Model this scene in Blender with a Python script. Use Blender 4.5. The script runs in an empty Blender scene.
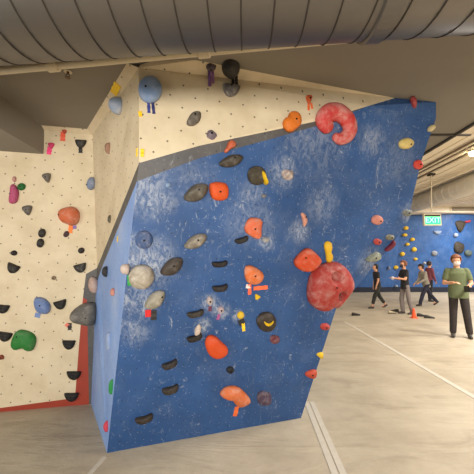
import bpy, bmesh, math, random
from mathutils import Vector, Matrix, noise
random.seed(7)
C = bpy.context.scene.collection
V = Vector
PI = math.pi
# ------------------------------------------------------------------ camera
F = 300.0; CX = 237.0; H = 1.5
PITCH = math.atan(30.0 / 300.0)
CAM = V((0, 0, H))
cp, sp = math.cos(PITCH), math.sin(PITCH)
def ray(u, v):
    x = (u - CX) / F; y = (CX - v) / F
    return V((x, cp - y * sp, sp + y * cp))
def on_z(u, v, z):
    r = ray(u, v); t = (z - H) / r.z
    return CAM + r * t
def on_y(u, v, d):
    r = ray(u, v); return CAM + r * (d / r.y)
class Plane:
    def __init__(s, a, b, c):
        s.o = a.copy(); n = (b - a).cross(c - a).normalized()
        if n.dot(CAM - a) < 0: n = -n
        s.n = n
        s.t = V((0, 0, 1)).cross(n).normalized()          # horizontal, to the viewer's right
        s.b = n.cross(s.t).normalized()                     # up the wall
    def hit(s, u, v, off=0.0):
        r = ray(u, v); o = s.o + s.n * off
        t = (o - CAM).dot(s.n) / r.dot(s.n)
        return CAM + r * t - s.n * off
    def uv(s, p):
        d = p - s.o; return (d.dot(s.t), d.dot(s.b))

cam = bpy.data.cameras.new('camera'); co = bpy.data.objects.new('camera', cam); C.objects.link(co)
co.location = CAM; co.rotation_euler = (PI / 2 + PITCH, 0, 0)
cam.sensor_width = 36; cam.lens = F / 474 * 36; cam.clip_start = .05
bpy.context.scene.camera = co

# ------------------------------------------------------------------ materials
def lin(c):
    def f(x):
        x /= 255.0
        return x / 12.92 if x <= .04045 else ((x + .055) / 1.055) ** 2.4
    return (f(c[0]), f(c[1]), f(c[2]), 1)
class NT:
    def __init__(s, name):
        s.m = bpy.data.materials.new(name); s.m.use_nodes = True
        s.t = s.m.node_tree; s.n = s.t.nodes; s.l = s.t.links
        s.bs = s.n['Principled BSDF']
    def node(s, typ, **kw):
        x = s.n.new(typ)
        for k, v in kw.items(): setattr(x, k, v)
        return x
    def math(s, op, a, b=None, clamp=False):
        x = s.node('ShaderNodeMath', operation=op); x.use_clamp = clamp
        for i, q in enumerate((a, b)):
            if q is None: continue
            if isinstance(q, (int, float)): x.inputs[i].default_value = q
            else: s.l.new(q, x.inputs[i])
        return x.outputs[0]
    def mix(s, fac, a, b):
        x = s.node('ShaderNodeMix', data_type='RGBA')
        for i, q in ((0, fac), (6, a), (7, b)):
            if isinstance(q, (int, float, tuple)): x.inputs[i].default_value = q
            else: s.l.new(q, x.inputs[i])
        return x.outputs[2]
    def coord(s, kind, scale=(1, 1, 1), rot=(0, 0, 0)):
        tc = s.node('ShaderNodeTexCoord'); mp = s.node('ShaderNodeMapping')
        mp.inputs['Scale'].default_value = scale; mp.inputs['Rotation'].default_value = rot
        s.l.new(tc.outputs[kind], mp.inputs[0]); return mp.outputs[0]
    def noise(s, vec, scale, detail=4, rough=.6, dist=0.0):
        x = s.node('ShaderNodeTexNoise'); x.inputs['Scale'].default_value = scale
        x.inputs['Detail'].default_value = detail; x.inputs['Roughness'].default_value = rough
        x.inputs['Distortion'].default_value = dist
        s.l.new(vec, x.inputs['Vector']); return x.outputs['Fac']
    def ramp(s, fac, lo, hi, a=0.0, b=1.0):
        x = s.node('ShaderNodeMapRange'); x.interpolation_type = 'SMOOTHSTEP'
        for i, q in enumerate((lo, hi, a, b)): x.inputs[i + 1].default_value = q
        s.l.new(fac, x.inputs[0]); return x.outputs[0]
    def bump(s, h, strength=.3, dist=.01):
        x = s.node('ShaderNodeBump'); x.inputs['Strength'].default_value = strength
        x.inputs['Distance'].default_value = dist
        s.l.new(h, x.inputs['Height']); s.l.new(x.outputs[0], s.bs.inputs['Normal'])
    def out(s, col, rough=.6, metal=0.0, spec=.5):
        if isinstance(col, tuple): s.bs.inputs['Base Color'].default_value = col
        else: s.l.new(col, s.bs.inputs['Base Color'])
        if isinstance(rough, float): s.bs.inputs['Roughness'].default_value = rough
        else: s.l.new(rough, s.bs.inputs['Roughness'])
        s.bs.inputs['Metallic'].default_value = metal
        s.bs.inputs['Specular IOR Level'].default_value = spec
        return s.m
_cache = {}
def plain(c, rough=.6, metal=0.0, var=.12, scale=14.0, name='surface'):
    k = (tuple(c), rough, metal, var, scale)
    if k in _cache: return _cache[k]
    t = NT(name); v = t.coord('Object')
    n = t.noise(v, scale, 3)
    c0 = lin(c); dk = tuple(x * (1 - var * 2) for x in c0[:3]) + (1,); lt = tuple(min(1, x * (1 + var * 2)) for x in c0[:3]) + (1,)
    m = t.out(t.mix(n, dk, lt), rough, metal)
    _cache[k] = m; return m
def emit(c, s, name='glow'):
    t = NT(name); t.out(lin(c), .5); t.bs.inputs['Emission Color'].default_value = lin(c)
    t.bs.inputs['Emission Strength'].default_value = s; return t.m
def hold_mat(c, chalk=.35, rough=.62):
    k = ('hold', tuple(c), chalk, rough)
    if k in _cache: return _cache[k]
    t = NT('hold_resin'); v = t.coord('Object')
    n1 = t.noise(v, 10, 9, .72, .4); n2 = t.noise(v, 90, 3, .6)
    base = tuple(x * .85 for x in lin(c)[:3]) + (1,); dk = tuple(x * .68 for x in base[:3]) + (1,)
    col = t.mix(n2, dk, base)
    cf = t.math('MULTIPLY', t.ramp(n1, .46 - chalk * .2, .84 - chalk * .1), chalk * 1.25, True)
    col = t.mix(cf, col, lin((205, 196, 184)))
    t.bump(n2, .25, .004)
    m = t.out(col, rough, 0, .3); _cache[k] = m; return m

def nuts(t, uv, s=.13, r=.007):
    mp = t.node('ShaderNodeMapping'); mp.inputs['Rotation'].default_value = (0, 0, PI / 4 + .03)
    t.l.new(uv, mp.inputs[0])
    vo = t.node('ShaderNodeTexVoronoi', voronoi_dimensions='2D'); vo.inputs['Scale'].default_value = 1 / s
    vo.inputs['Randomness'].default_value = 0.0
    t.l.new(mp.outputs[0], vo.inputs['Vector'])
    return t.ramp(vo.outputs['Distance'], r / s * .8, r / s * 1.25, 1.0, 0.0)
def cream_mat():
    t = NT('cream_painted_plywood'); uv = t.coord('UV')
    n = t.noise(uv, 3.0, 6, .65); f = t.noise(uv, 26, 5, .7)
    col = t.mix(t.ramp(n, .3, .75), lin((216, 200, 170)), lin((198, 180, 148)))
    col = t.mix(t.ramp(f, .62, .8, 0, .3), col, lin((170, 146, 112)))
    col = t.mix(t.math('MULTIPLY', nuts(t, uv), .8), col, lin((46, 34, 24)))
    t.bump(f, .12, .003)
    return t.out(col, .6, 0, .3)
def chalk_paint(base, dark, spots=(), amount=.6, dots=.6, name='chalky_blue_paint'):
    t = NT(name); uv = t.coord('UV'); st = t.coord('UV', (1.0, .55, 1), (0, 0, .6))
    n = t.noise(uv, 1.6, 6, .65); w = t.noise(st, 5.5, 9, .68, 1.2); g = t.noise(uv, 34, 4, .7)
    col = t.mix(t.ramp(n, .3, .72), lin(dark), lin(base))
    fw = t.noise(t.coord('UV', (1.0, .4, 1), (0, 0, -.7)), 13, 8, .72, 2.2)
    fw2 = t.noise(t.coord('UV', (.45, 1, 1), (0, 0, .5)), 17, 8, .72, 1.6)
    fine = t.math('MAXIMUM', t.ramp(fw, .56, .7), t.ramp(fw2, .58, .72))
    sm = t.math('MULTIPLY', t.math('MULTIPLY', fine, t.ramp(w, .4, .62)), amount)
    sm2 = t.math('MULTIPLY', t.ramp(t.noise(uv, 2.4, 5, .6), .45, .75), t.ramp(g, .35, .7, .25, 1.0))
    sm = t.math('ADD', sm, t.math('MULTIPLY', sm2, amount * .14))
    acc = None
    for (u, v, r, s) in spots:
        vm = t.node('ShaderNodeVectorMath', operation='DISTANCE')
        t.l.new(uv, vm.inputs[0]); vm.inputs[1].default_value = (u, v, 0)
        q = t.ramp(vm.outputs['Value'], 0.0, r, s, 0.0)
        acc = q if acc is None else t.math('MAXIMUM', acc, q)
    if acc is not None:
        wob = t.ramp(t.noise(st, 20, 9, .75, 1.6), .4, .62, .1, 1.15)
        sm = t.math('ADD', sm, t.math('MULTIPLY', acc, wob))
    vo = t.node('ShaderNodeTexVoronoi', voronoi_dimensions='2D'); vo.inputs['Scale'].default_value = 17
    t.l.new(uv, vo.inputs['Vector'])
    spk = t.ramp(vo.outputs['Distance'], .03, .085, 1.0, 0.0)
    sepc = t.node('ShaderNodeSeparateColor'); t.l.new(vo.outputs['Color'], sepc.inputs[0])
    spk = t.math('MULTIPLY', spk, t.ramp(sepc.outputs[0], .3, .75))
    sm = t.math('ADD', sm, t.math('MULTIPLY', spk, dots * .8), True)
    col = t.mix(sm, col, lin((192, 196, 200)))
    col = t.mix(t.math('MULTIPLY', nuts(t, uv, .13, .0055), .65), col, lin((22, 28, 44)))
    t.bump(g, .1, .003)
    return t.out(col, .5, 0, .35)

# ------------------------------------------------------------------ mesh helpers
def link(name, bm, m, parent=None, smooth=False):
    me = bpy.data.meshes.new(name); bm.normal_update(); bm.to_mesh(me); bm.free()
    if not isinstance(m, (list, tuple)): m = [m]
    for x in m: me.materials.append(x)
    if smooth:
        for p in me.polygons: p.use_smooth = True
    o = bpy.data.objects.new(name, me); C.objects.link(o)
    if parent: o.parent = parent
    return o
def tag(o, label, cat, group=None, kind=None):
    o['label'] = label; o['category'] = cat
    if group: o['group'] = group
    if kind: o['kind'] = kind
    return o
def struct(o, label=None, cat=None):
    o['kind'] = 'structure'
    if label: o['label'] = label
    if cat: o['category'] = cat
    return o
def thing(name, label, cat, loc, rz=0, group=None):
    o = bpy.data.objects.new(name, None); C.objects.link(o); o.location = loc
    o.rotation_euler = (0, 0, rz); o.empty_display_size = .1
    return tag(o, label, cat, group)
def box(bm, lo, hi):
    r = bmesh.ops.create_cube(bm, size=1)
    for v in r['verts']:
        v.co = V([lo[i] + (v.co[i] + .5) * (hi[i] - lo[i]) for i in range(3)])
    return r['verts']
def sweep(bm, pts, rads, seg=12, caps=True, flat=None):
    rings = []; n = len(pts)
    up = None
    for i, p in enumerate(pts):
        d = (pts[min(i + 1, n - 1)] - pts[max(i - 1, 0)]).normalized()
        if up is None:
            up = V((0, 0, 1)) if abs(d.z) < .9 else V((1, 0, 0))
        a = d.cross(up).normalized(); b = a.cross(d).normalized(); up = b
        rr = rads[i] if isinstance(rads, (list, tuple)) else rads
        rings.append([bm.verts.new(p + (a * math.cos(t) + b * math.sin(t)) * rr)
                      for t in [2 * PI * k / seg for k in range(seg)]])
    for r0, r1 in zip(rings, rings[1:]):
        for k in range(seg):
            bm.faces.new((r0[k], r0[(k + 1) % seg], r1[(k + 1) % seg], r1[k]))
    if caps:
        bm.faces.new(rings[0][::-1]); bm.faces.new(rings[-1])
def poly_mesh(name, faces, mats, uvplane=None):
    """faces: list of (points, material index, plane for the uv)"""
    bm = bmesh.new(); uvl = bm.loops.layers.uv.new('UVMap')
    for pts, mi, pl in faces:
        vs = [bm.verts.new(p) for p in pts]
        f = bm.faces.new(vs); f.material_index = mi
        for l in f.loops:
            l[uvl].uv = pl.uv(l.vert.co) if pl else (l.vert.co.x, l.vert.co.y)
    bmesh.ops.remove_doubles(bm, verts=bm.verts, dist=.0005)
    for f in bm.faces:
        f.normal_update()
    return link(name, bm, mats)

# ------------------------------------------------------------------ key points of the place
CEIL = 3.0; TOP = 3.0
A = on_z(107, 453, 0); B = on_z(301, 418, 0)
Cc = on_z(436, 102, CEIL)
Cf = on_z(436, 118, 2.885)                 # where the top strip folds forward
P1 = Plane(A, B, Cf)                       # lower overhanging blue panel
D = P1.hit(139, 163)
J = P1.hit(368, 106)
G = on_z(395, 98, CEIL)
T = on_z(139, 65, 2.98)
P2 = Plane(D, T, J)                        # upper cream panel
P3 = Plane(T, Cf, on_z(320, 84, CEIL))     # top strip leaning out under the ceiling
L0 = on_z(0, 412, 0); E = on_z(91, 404, 0)
PL = Plane(L0, E, on_z(68, 129.3, CEIL))   # left wall, almost upright
K = PL.hit(97, 268)
F0 = on_z(87, 129, CEIL); F1 = PL.hit(92.5, 135)
T0 = on_z(127, 63, CEIL); T1 = T + (D - T) * .03
PS = Plane(A, E, D)                        # blue side of the prow
PS2 = Plane(K, F1, T1)                     # cream side of the prow
PS3 = Plane(K, T1, D)
PT = Plane(F1, F0, T0)

spots = []
def spot(pl, x, y, rpx, s):
    p = pl.hit(x, y); u, v = pl.uv(p); spots.append((u, v, rpx * 2.5 / 300, s * .78))
for q in [(150, 262, 34, .75), (140, 300, 26, .6), (134, 330, 24, .45), (150, 200, 26, .5), (145, 180, 30, .55), (166, 202, 16, .5),
          (266, 241, 14, .7), (283, 172, 26, .5), (252, 196, 22, .4), (322, 205, 30, .35), (300, 232, 18, .6), (210, 303, 13, .9),
          (221, 311, 13, .9), (316, 133, 60, .33), (372, 140, 26, .5), (238, 316, 10, .8), (203, 326, 12, .8), (370, 262, 24, .5),
          (408, 213, 16, .6), (196, 183, 30, .25), (250, 222, 40, .3), (132, 262, 14, .8), (131, 240, 12, .6), (126, 300, 12, .6), (121, 330, 10, .5), (137, 200, 14, .6), (385, 100, 30, .2), (400, 160, 40, .25)]:
    spot(P1, *q)
M_cream = cream_mat()
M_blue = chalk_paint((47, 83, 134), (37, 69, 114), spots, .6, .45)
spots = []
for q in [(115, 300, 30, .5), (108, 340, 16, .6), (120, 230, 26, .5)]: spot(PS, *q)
M_side = chalk_paint((138, 168, 216), (112, 146, 204), spots, .8, .15, 'pale_blue_side')  # paler blue than the front, with chalk smears and spots
M_grey = chalk_paint((92, 88, 84), (72, 70, 70), (), .35, .2, 'grey_paint_band')
M_red = plain((150, 52, 32), .6, 0, .08, 5, 'rust_red_paint')

# front of the prow
edge = [P1.hit(*q) for q in [(336, 309), (347, 297), (362, 281), (374, 265), (388, 250), (398, 236), (409, 220), (413, 196), (421, 162)]]
up = [(139, 163), (200, 145.5), (320, 120.5), (368, 106)]
lo = [(139, 179), (200, 158), (271, 139), (320, 125)]
U = [P1.hit(*q) for q in up]; Lo = [P1.hit(*q) for q in lo]
# left hand edge runs A -> D; the band meets it a little below D
bl = D + (A - D) * .055
faces = []
fan = [A, B] + edge + [Cf, J] + Lo[::-1][0:3] + [bl]
faces.append((fan, 0, P1))
faces.append(([bl, Lo[1], Lo[2], Lo[3], J, U[2], U[1], D], 1, P1))
def ext(p, q, z):                                   # carry a line on up above the ceiling
    d = q - p; return p + d * ((z - p.z) / d.z)
faces.append(([D, U[1], U[2], J, T1, T][:4] + [T1], 2, P2))
st3 = [on_z(320, 84, CEIL), on_z(195, 60, CEIL), on_z(150, 61.5, CEIL)]
faces.append(([T1, J, G, st3[0]], 2, P3)); faces.append(([T1, st3[0], st3[1]], 2, P3)); faces.append(([T1, st3[1], st3[2], T], 2, P3))
faces.append(([J, Cf, Cc, G], 0, P3))
back = V((-.35, 1.6, 0)); rim = [B] + edge + [Cf, Cc]
for p, q in zip(rim, rim[1:]):
    faces.append(([p, p + back, q + back, q], 0, None))
faces.append(([p + back for p in rim] + [A + back, T + back][::-1], 0, None))
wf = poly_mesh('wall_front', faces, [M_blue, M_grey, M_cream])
struct(wf, 'overhanging blue climbing wall with cream upper panel', 'wall')

# side of the prow
g1 = PS.hit(100.8, 270.5); g2 = bl
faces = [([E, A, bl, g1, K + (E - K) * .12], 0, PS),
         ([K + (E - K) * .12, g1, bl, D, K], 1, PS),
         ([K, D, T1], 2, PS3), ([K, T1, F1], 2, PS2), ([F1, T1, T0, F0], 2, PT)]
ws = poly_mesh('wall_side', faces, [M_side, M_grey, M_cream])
struct(ws, 'narrow left side of the prow, pale blue below cream', 'wall')

# left wall
nx = PL.t
LL = L0 - nx * 2.2; top = V((0, 0, CEIL + .0))
def pl(u, v): return PL.hit(u, v)
cre_r = [pl(75, 398), pl(79, 345), pl(83, 297), pl(86, 274), K]
redb = [pl(0, 408)]
lowl = LL + PL.b * (pl(0, 408).z - .03)
faces = [([lowl, pl(0, 408), pl(45, 402)] + cre_r + [F1, F0, LL + PL.b * (CEIL / PL.b.z)], 0, PL),
         ([LL, L0, pl(89, 405), pl(87, 300), pl(83, 297), pl(79, 345), pl(75, 398), pl(45, 402), pl(0, 408), lowl], 1, PL),
         ([pl(89, 405), E, K + (E - K) * .12, K, pl(86, 274), pl(83, 297), pl(87, 300)], 2, PL)]
wl = poly_mesh('wall_left', faces, [M_cream, M_red, M_grey])
struct(wl, 'cream plywood climbing wall with rust red border', 'wall')

# ------------------------------------------------------------------ floor
def floor_mat():
    t = NT('beige_vinyl_mat'); v = t.coord('Object'); st = t.coord('Object', (.35, 1.3, 1), (0, 0, .35))
    n = t.noise(v, 1.1, 7, .7); w = t.noise(st, 2.6, 7, .65, .9); g = t.noise(v, 60, 4, .7)
    col = t.mix(t.ramp(n, .3, .7), lin((184, 171, 149)), lin((162, 149, 128)))
    col = t.mix(t.ramp(w, .48, .72, 0, .55), col, lin((138, 124, 104)))
    col = t.mix(t.ramp(g, .55, .8, 0, .3), col, lin((205, 192, 168)))
    t.bump(w, .5, .03)
    return t.out(col, .55, 0, .35)
M_floor = floor_mat()
FY = 18.2
bm = bmesh.new(); box(bm, (-6, -7, -.3), (24, FY + .5, 0)); struct(link('floor', bm, M_floor), 'beige vinyl floor matting', 'floor')
M_strip = plain((188, 179, 164), .7, 0, .06, 20, 'pale_seam_strip')
M_dark = plain((60, 52, 42), .8, 0, .1)
def seam(i, x0, y0, x1, y1, w, double=False):
    bm = bmesh.new(); d = (V((x1, y1, 0)) - V((x0, y0, 0))).normalized(); s = V((d.y, -d.x, 0))
    offs = [-w * .62, w * .62] if double else [0]
    for o in offs:
        ww = w * (.5 if double else .5)
        a = V((x0, y0, 0)) + s * o; b = V((x1, y1, 0)) + s * o
        q = [a - s * ww, a + s * ww, b + s * ww, b - s * ww]
        for z0, z1 in ((.0, .004),):
            vs = [bm.verts.new(p + V((0, 0, z1))) for p in q]; vb = [bm.verts.new(p + V((0, 0, z0))) for p in q]
            bm.faces.new(vs); bm.faces.new(vb[::-1])
            for k in range(4): bm.faces.new((vs[k], vb[k], vb[(k + 1) % 4], vs[(k + 1) % 4]))
    struct(link('trim_%d' % i, bm, M_strip), 'pale strip covering a floor mat seam', 'trim')
s1 = on_z(309, 402, 0); s2 = on_z(339, 474, 0); d = (s2 - s1)
seam(1, s1.x - d.x * 0 , s1.y, (s2 + d * 3).x, (s2 + d * 3).y, .05, True)
s1 = on_z(345, 322, 0); s2 = on_z(474, 397, 0); d = s2 - s1
seam(2, (s1 - d * .0).x, (s1 - d * .0).y, (s2 + d * .3).x, (s2 + d * .3).y, .07)
s1 = on_z(105, 457, 0); s2 = on_z(90, 474, 0); d = s2 - s1
seam(3, s1.x, s1.y, (s2 + d * 3).x, (s2 + d * 3).y, .035)

# ------------------------------------------------------------------ ceilings
M_ceil = plain((126, 118, 105), .8, 0, .04, 2, 'tan_ceiling_board')
M_ceil2 = plain((236, 224, 204), .7, 0, .05, 1.5, 'beige_metal_deck')
XE = on_z(450, 138, CEIL).x
HC = 5.0
bm = bmesh.new(); box(bm, (-6, -7, CEIL), (XE, 9, CEIL + .12)); struct(link('ceiling', bm, M_ceil), 'low tan ceiling over the climbing walls', 'ceiling')
# lowered soffit at the left
sx = on_z(48, 130, CEIL).x
bm = bmesh.new(); box(bm, (-6, -7, 2.71), (sx, PL.hit(40, 150).y - .0, CEIL)); struct(link('trim_4', bm, M_ceil), 'lowered ceiling soffit at the left', 'trim')
bm = bmesh.new(); box(bm, (XE - .1, -7, CEIL + .12), (XE, FY, HC)); struct(link('trim_5', bm, M_ceil2), 'upright fascia between low and high ceiling', 'trim')
# high deck with shallow ribs along the hall
bm = bmesh.new(); box(bm, (XE, -7, HC), (24, FY + .5, HC + .15))
for k in range(60):
    x = XE + .2 + k * .35
    box(bm, (x, -7, HC - .03), (x + .16, FY, HC))
struct(link('ceiling', bm, M_ceil2), 'high beige ribbed metal ceiling of the hall beyond', 'ceiling')
# thin ceiling joint (flush strip)
bm = bmesh.new(); a = on_z(431, 134, CEIL); b = on_z(474, 132, CEIL)
box(bm, (a.x - .05, a.y - .012, CEIL - .02), (b.x, a.y + .012, CEIL - .002)); box(bm, (XE - .03, -7, CEIL - .025), (XE, 9, CEIL)); struct(link('trim_6', bm, M_dark), 'dark joint across the low ceiling', 'trim')

# ------------------------------------------------------------------ far wall
M_far = chalk_paint((54, 98, 160), (42, 80, 136), (), .7, .0, 'far_blue_paint')
M_black = plain((28, 34, 52), .7, 0, .1, 4, 'dark_base_strip')  # dark navy strip along the base of the far wall
X0, X1 = 2.2, 24
# base line and folded face, leaning out a little towards the top
base = [(X0, FY - .1), (8.2, FY - .1), (9.4, FY + .15), (12.5, FY - .05), (16, FY + .1), (X1, FY)]
topp = [(X0, FY - 1.0), (8.9, FY - .7), (10.0, FY - .25), (12.8, FY - .7), (16, FY - .3), (X1, FY - .6)]
faces = []
for i in range(len(base) - 1):
    b0, b1, t0, t1 = [V((p[0], p[1], z)) for p, z in ((base[i], .0), (base[i + 1], .0), (topp[i], 4.62), (topp[i + 1], 4.62))]
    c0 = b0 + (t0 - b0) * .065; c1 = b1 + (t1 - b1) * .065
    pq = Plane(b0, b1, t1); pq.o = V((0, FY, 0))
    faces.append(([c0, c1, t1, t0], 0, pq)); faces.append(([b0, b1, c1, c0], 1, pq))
    faces.append(([t0, t1, V((t1.x, FY + .5, 4.62)), V((t0.x, FY + .5, 4.62))], 0, pq))
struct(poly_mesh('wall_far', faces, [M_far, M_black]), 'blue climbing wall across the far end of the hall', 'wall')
bm = bmesh.new(); box(bm, (X0, FY + .3, 4.4), (X1, FY + .5, HC)); struct(link('wall_back', bm, M_ceil2), 'beige wall above the far climbing wall', 'wall')

# ------------------------------------------------------------------ holds
def chaikin(p, n=2):
    for _ in range(n):
        q = []
        for i in range(len(p)):
            a, b = V(p[i]), V(p[(i + 1) % len(p)])
            q += [a * .75 + b * .25, a * .25 + b * .75]
        p = q
    return p
def resample(p, n):
    L = [0]
    for i in range(len(p)): L.append(L[-1] + (V(p[(i + 1) % len(p)]) - V(p[i])).length)
    out = []; j = 0
    for k in range(n):
        t = L[-1] * k / n
        while L[j + 1] < t: j += 1
        a, b = V(p[j]), V(p[(j + 1) % len(p)]); f = (t - L[j]) / max(1e-9, L[j + 1] - L[j])
        out.append(a.lerp(b, f))
    return out
SH = {
 'round': [(math.cos(a), math.sin(a)) for a in [k * PI / 8 for k in range(16)]],
 'almond': [(-1.12, -.25), (-.8, .25), (-.2, .85), (.4, 1.02), (1.02, .75), (1.08, .3), (.8, -.35), (.2, -.95), (-.5, -.95), (-1.0, -.6)],
 'half': [(-1.12, .8), (-1.12, 1.02), (-.9, 1.02), (0, 1.02), (.9, 1.02), (1.12, 1.02), (1.12, .8), (1.0, .2), (.7, -.6), (.2, -1.02), (-.2, -1.02), (-.7, -.6), (-1.0, .2)],
 'chip': [(-1.1, .2), (-.7, .45), (.3, .55), (1.0, 1.15), (1.12, .5), (.95, -.4), (.5, -.8), (-.5, -1.1), (-.95, -.7)],
 'blob': [(-1.05, .1), (-.8, .8), (-.2, 1.1), (.5, .8), (1.1, .5), (1.0, -.3), (.6, -1.0), (-.2, -1.02), (-.8, -.7)],
 'egg': [(-1, -.1), (-.8, .6), (-.2, 1.0), (.5, .9), (1.0, .3), (.95, -.4), (.4, -1.0), (-.3, -1.0), (-.8, -.7)],
 'tri': [(-1.1, .9), (0, 1.1), (1.1, .8), (.7, -.2), (.15, -1.15), (-.3, -1.1), (-.8, 0)],
 'wedge': [(-1.1, -.7), (-.9, 0), (0, .8), (.8, 1.1), (1.1, .4), (1.0, -.8), (0, -1.05)],
}
HOLDG = {'P1': 'climbing holds on the blue front wall', 'P3': 'climbing holds on the cream upper panel', 'P4': 'climbing holds on the cream upper panel', 'P2': 'climbing holds on the cream upper panel',
         'PL': 'climbing holds on the cream left wall', 'S': 'climbing holds on the side of the prow', 'FAR': 'climbing holds on the far blue wall'}
M_bolt = plain((30, 28, 28), .4, .6, .05, 30, 'steel_bolt')
def build_hold(pl, c, outl, depth, m, label, group, e=.85, apex=(0, 0), pits=(), rough=.06, bolt=None, nr=9, ns=32, name='climbing_hold', smooth=2):
    """outl: outline points as wall coordinates (metres) about c"""
    o = resample(chaikin(outl, smooth), ns)
    size = max(p.length for p in o)
    ax, ay = apex[0] * size, apex[1] * size
    def height(x, y, h):
        for (qx, qy, qr, qd) in pits:
            r = math.hypot(x - qx, y - qy) / qr
            h -= qd * math.exp(-r ** 4)
        return max(h, .004)
    bm = bmesh.new(); rings = []
    seed = V((c.x * 7.3, c.z * 5.1, c.y * 3.7))
    for k in range(nr):
        t = (k / nr) * PI / 2
        s = math.cos(t) ** e; h = depth * math.sin(t) ** e if k else -.004
        ring = []
        for p in o:
            x = ax * (1 - s) + p.x * s; y = ay * (1 - s) + p.y * s
            nz = noise.noise(V((x, y, h)) / size * 1.3 + seed)
            f = 1 + rough * 2.2 * nz * (1 if k else .3)
            hh = h * f
            if k: hh = height(x, y, hh)
            ring.append(bm.verts.new((x * (1 + rough * nz * .6), y * (1 + rough * nz * .6), hh)))
        rings.append(ring)
    for a, b in zip(rings, rings[1:]):
        for k in range(ns): bm.faces.new((a[k], a[(k + 1) % ns], b[(k + 1) % ns], b[k]))
    hc = height(ax, ay, depth * (1 + rough * 2.2 * noise.noise(V((ax, ay, depth)) / size * 1.3 + seed)))
    tv = bm.verts.new((ax, ay, hc))
    for k in range(ns): bm.faces.new((rings[-1][k], rings[-1][(k + 1) % ns], tv))
    bm.faces.new(rings[0][::-1])
    ob = link(name, bm, m, None, True)
    ob.matrix_world = Matrix(((pl.t.x, pl.b.x, pl.n.x, c.x), (pl.t.y, pl.b.y, pl.n.y, c.y), (pl.t.z, pl.b.z, pl.n.z, c.z), (0, 0, 0, 1)))
    tag(ob, label, 'climbing hold', group)
    if bolt:
        bm = bmesh.new()
        bx, by, br = bolt
        q = None
        # sample the surface height near the bolt
        me = ob.data; best = min((v.co for v in me.vertices if v.co.z > 0), key=lambda w: (w.x - bx) ** 2 + (w.y - by) ** 2)
        bmesh.ops.create_cone(bm, cap_ends=True, segments=10, radius1=br, radius2=br * .9, depth=.008)
        for v in bm.verts: v.co += V((bx, by, best.z + .0012))
        link('bolt', bm, M_bolt, ob)
    return ob
P4 = Plane(T1, on_z(320, 84, CEIL), on_z(195, 60, CEIL))
PLN = {'P4': P4, 'P1': P1, 'P2': P2, 'P3': P3, 'PL': PL, 'PS': PS, 'PS2': PS2, 'PS3': PS3, 'PT': PT}
def local(pl, c, u, v, off):
    q = pl.hit(u, v, off) - c; return V((q.dot(pl.t), q.dot(pl.b)))
def hold(w, shape, cx, cy, wd, ht, rot, depth, col, label, chalk=.3, e=.85, apex=(0, 0), bolt=True, pits=(), rough=.06, group=None, ns=32, nr=9):
    pl = PLN[w]; off = depth * .45
    c = pl.hit(cx, cy, off)
    pts = []
    src = SH[shape] if isinstance(shape, str) else None
    if src:
        ca, sa = math.cos(math.radians(rot)), math.sin(math.radians(rot))
        for x, y in src:
            x *= wd / 2; y *= ht / 2
            pts.append(local(pl, c, cx + x * ca - y * sa, cy - (x * sa + y * ca), off))
    else:
        for x, y in shape: pts.append(local(pl, c, x, y, off))
    pp = []
    for (x, y, r, dd) in pits:
        q = local(pl, c, x, y, off); pp.append((q.x, q.y, r, dd))
    area = sum(pts[i].x * pts[(i + 1) % len(pts)].y - pts[(i + 1) % len(pts)].x * pts[i].y for i in range(len(pts)))
    if area < 0: pts = pts[::-1]
    b = None
    if shape == 'chip': bolt = None; e = .5
    if bolt is True: b = (apex[0] * max(p.length for p in pts), apex[1] * max(p.length for p in pts), .008)
    elif bolt: q = local(pl, c, bolt[0], bolt[1], off); b = (q.x, q.y, .008)
    if group is None: group = HOLDG[w if w in HOLDG else 'S']
    return build_hold(pl, c, pts, depth, hold_mat(col, chalk), label, group, e, apex, pp, rough, b, ns=ns, nr=nr, smooth=1 if (not src or shape == 'chip') else 2)
def side_hold(w, x, y, wm, hm, depth, col, label, shape='egg', chalk=.3, e=.85, apex=(0, 0), rot=0, bolt=False, group=None):
    pl = PLN[w]; c = pl.hit(x, y, depth * .5)
    ca, sa = math.cos(rot), math.sin(rot)
    pts = [V((px * wm / 2 * ca - py * hm / 2 * sa, px * wm / 2 * sa + py * hm / 2 * ca)) for px, py in SH[shape]]
    area = sum(pts[i].x * pts[(i + 1) % len(pts)].y - pts[(i + 1) % len(pts)].x * pts[i].y for i in range(len(pts)))
    if area < 0: pts = pts[::-1]
    return build_hold(pl, c, pts, depth, hold_mat(col, chalk), label, group or HOLDG['S'], e, apex, (), .06,
                      (0, 0, .008) if bolt else None)
TAPEG = 'route marking tapes on the walls'
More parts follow.
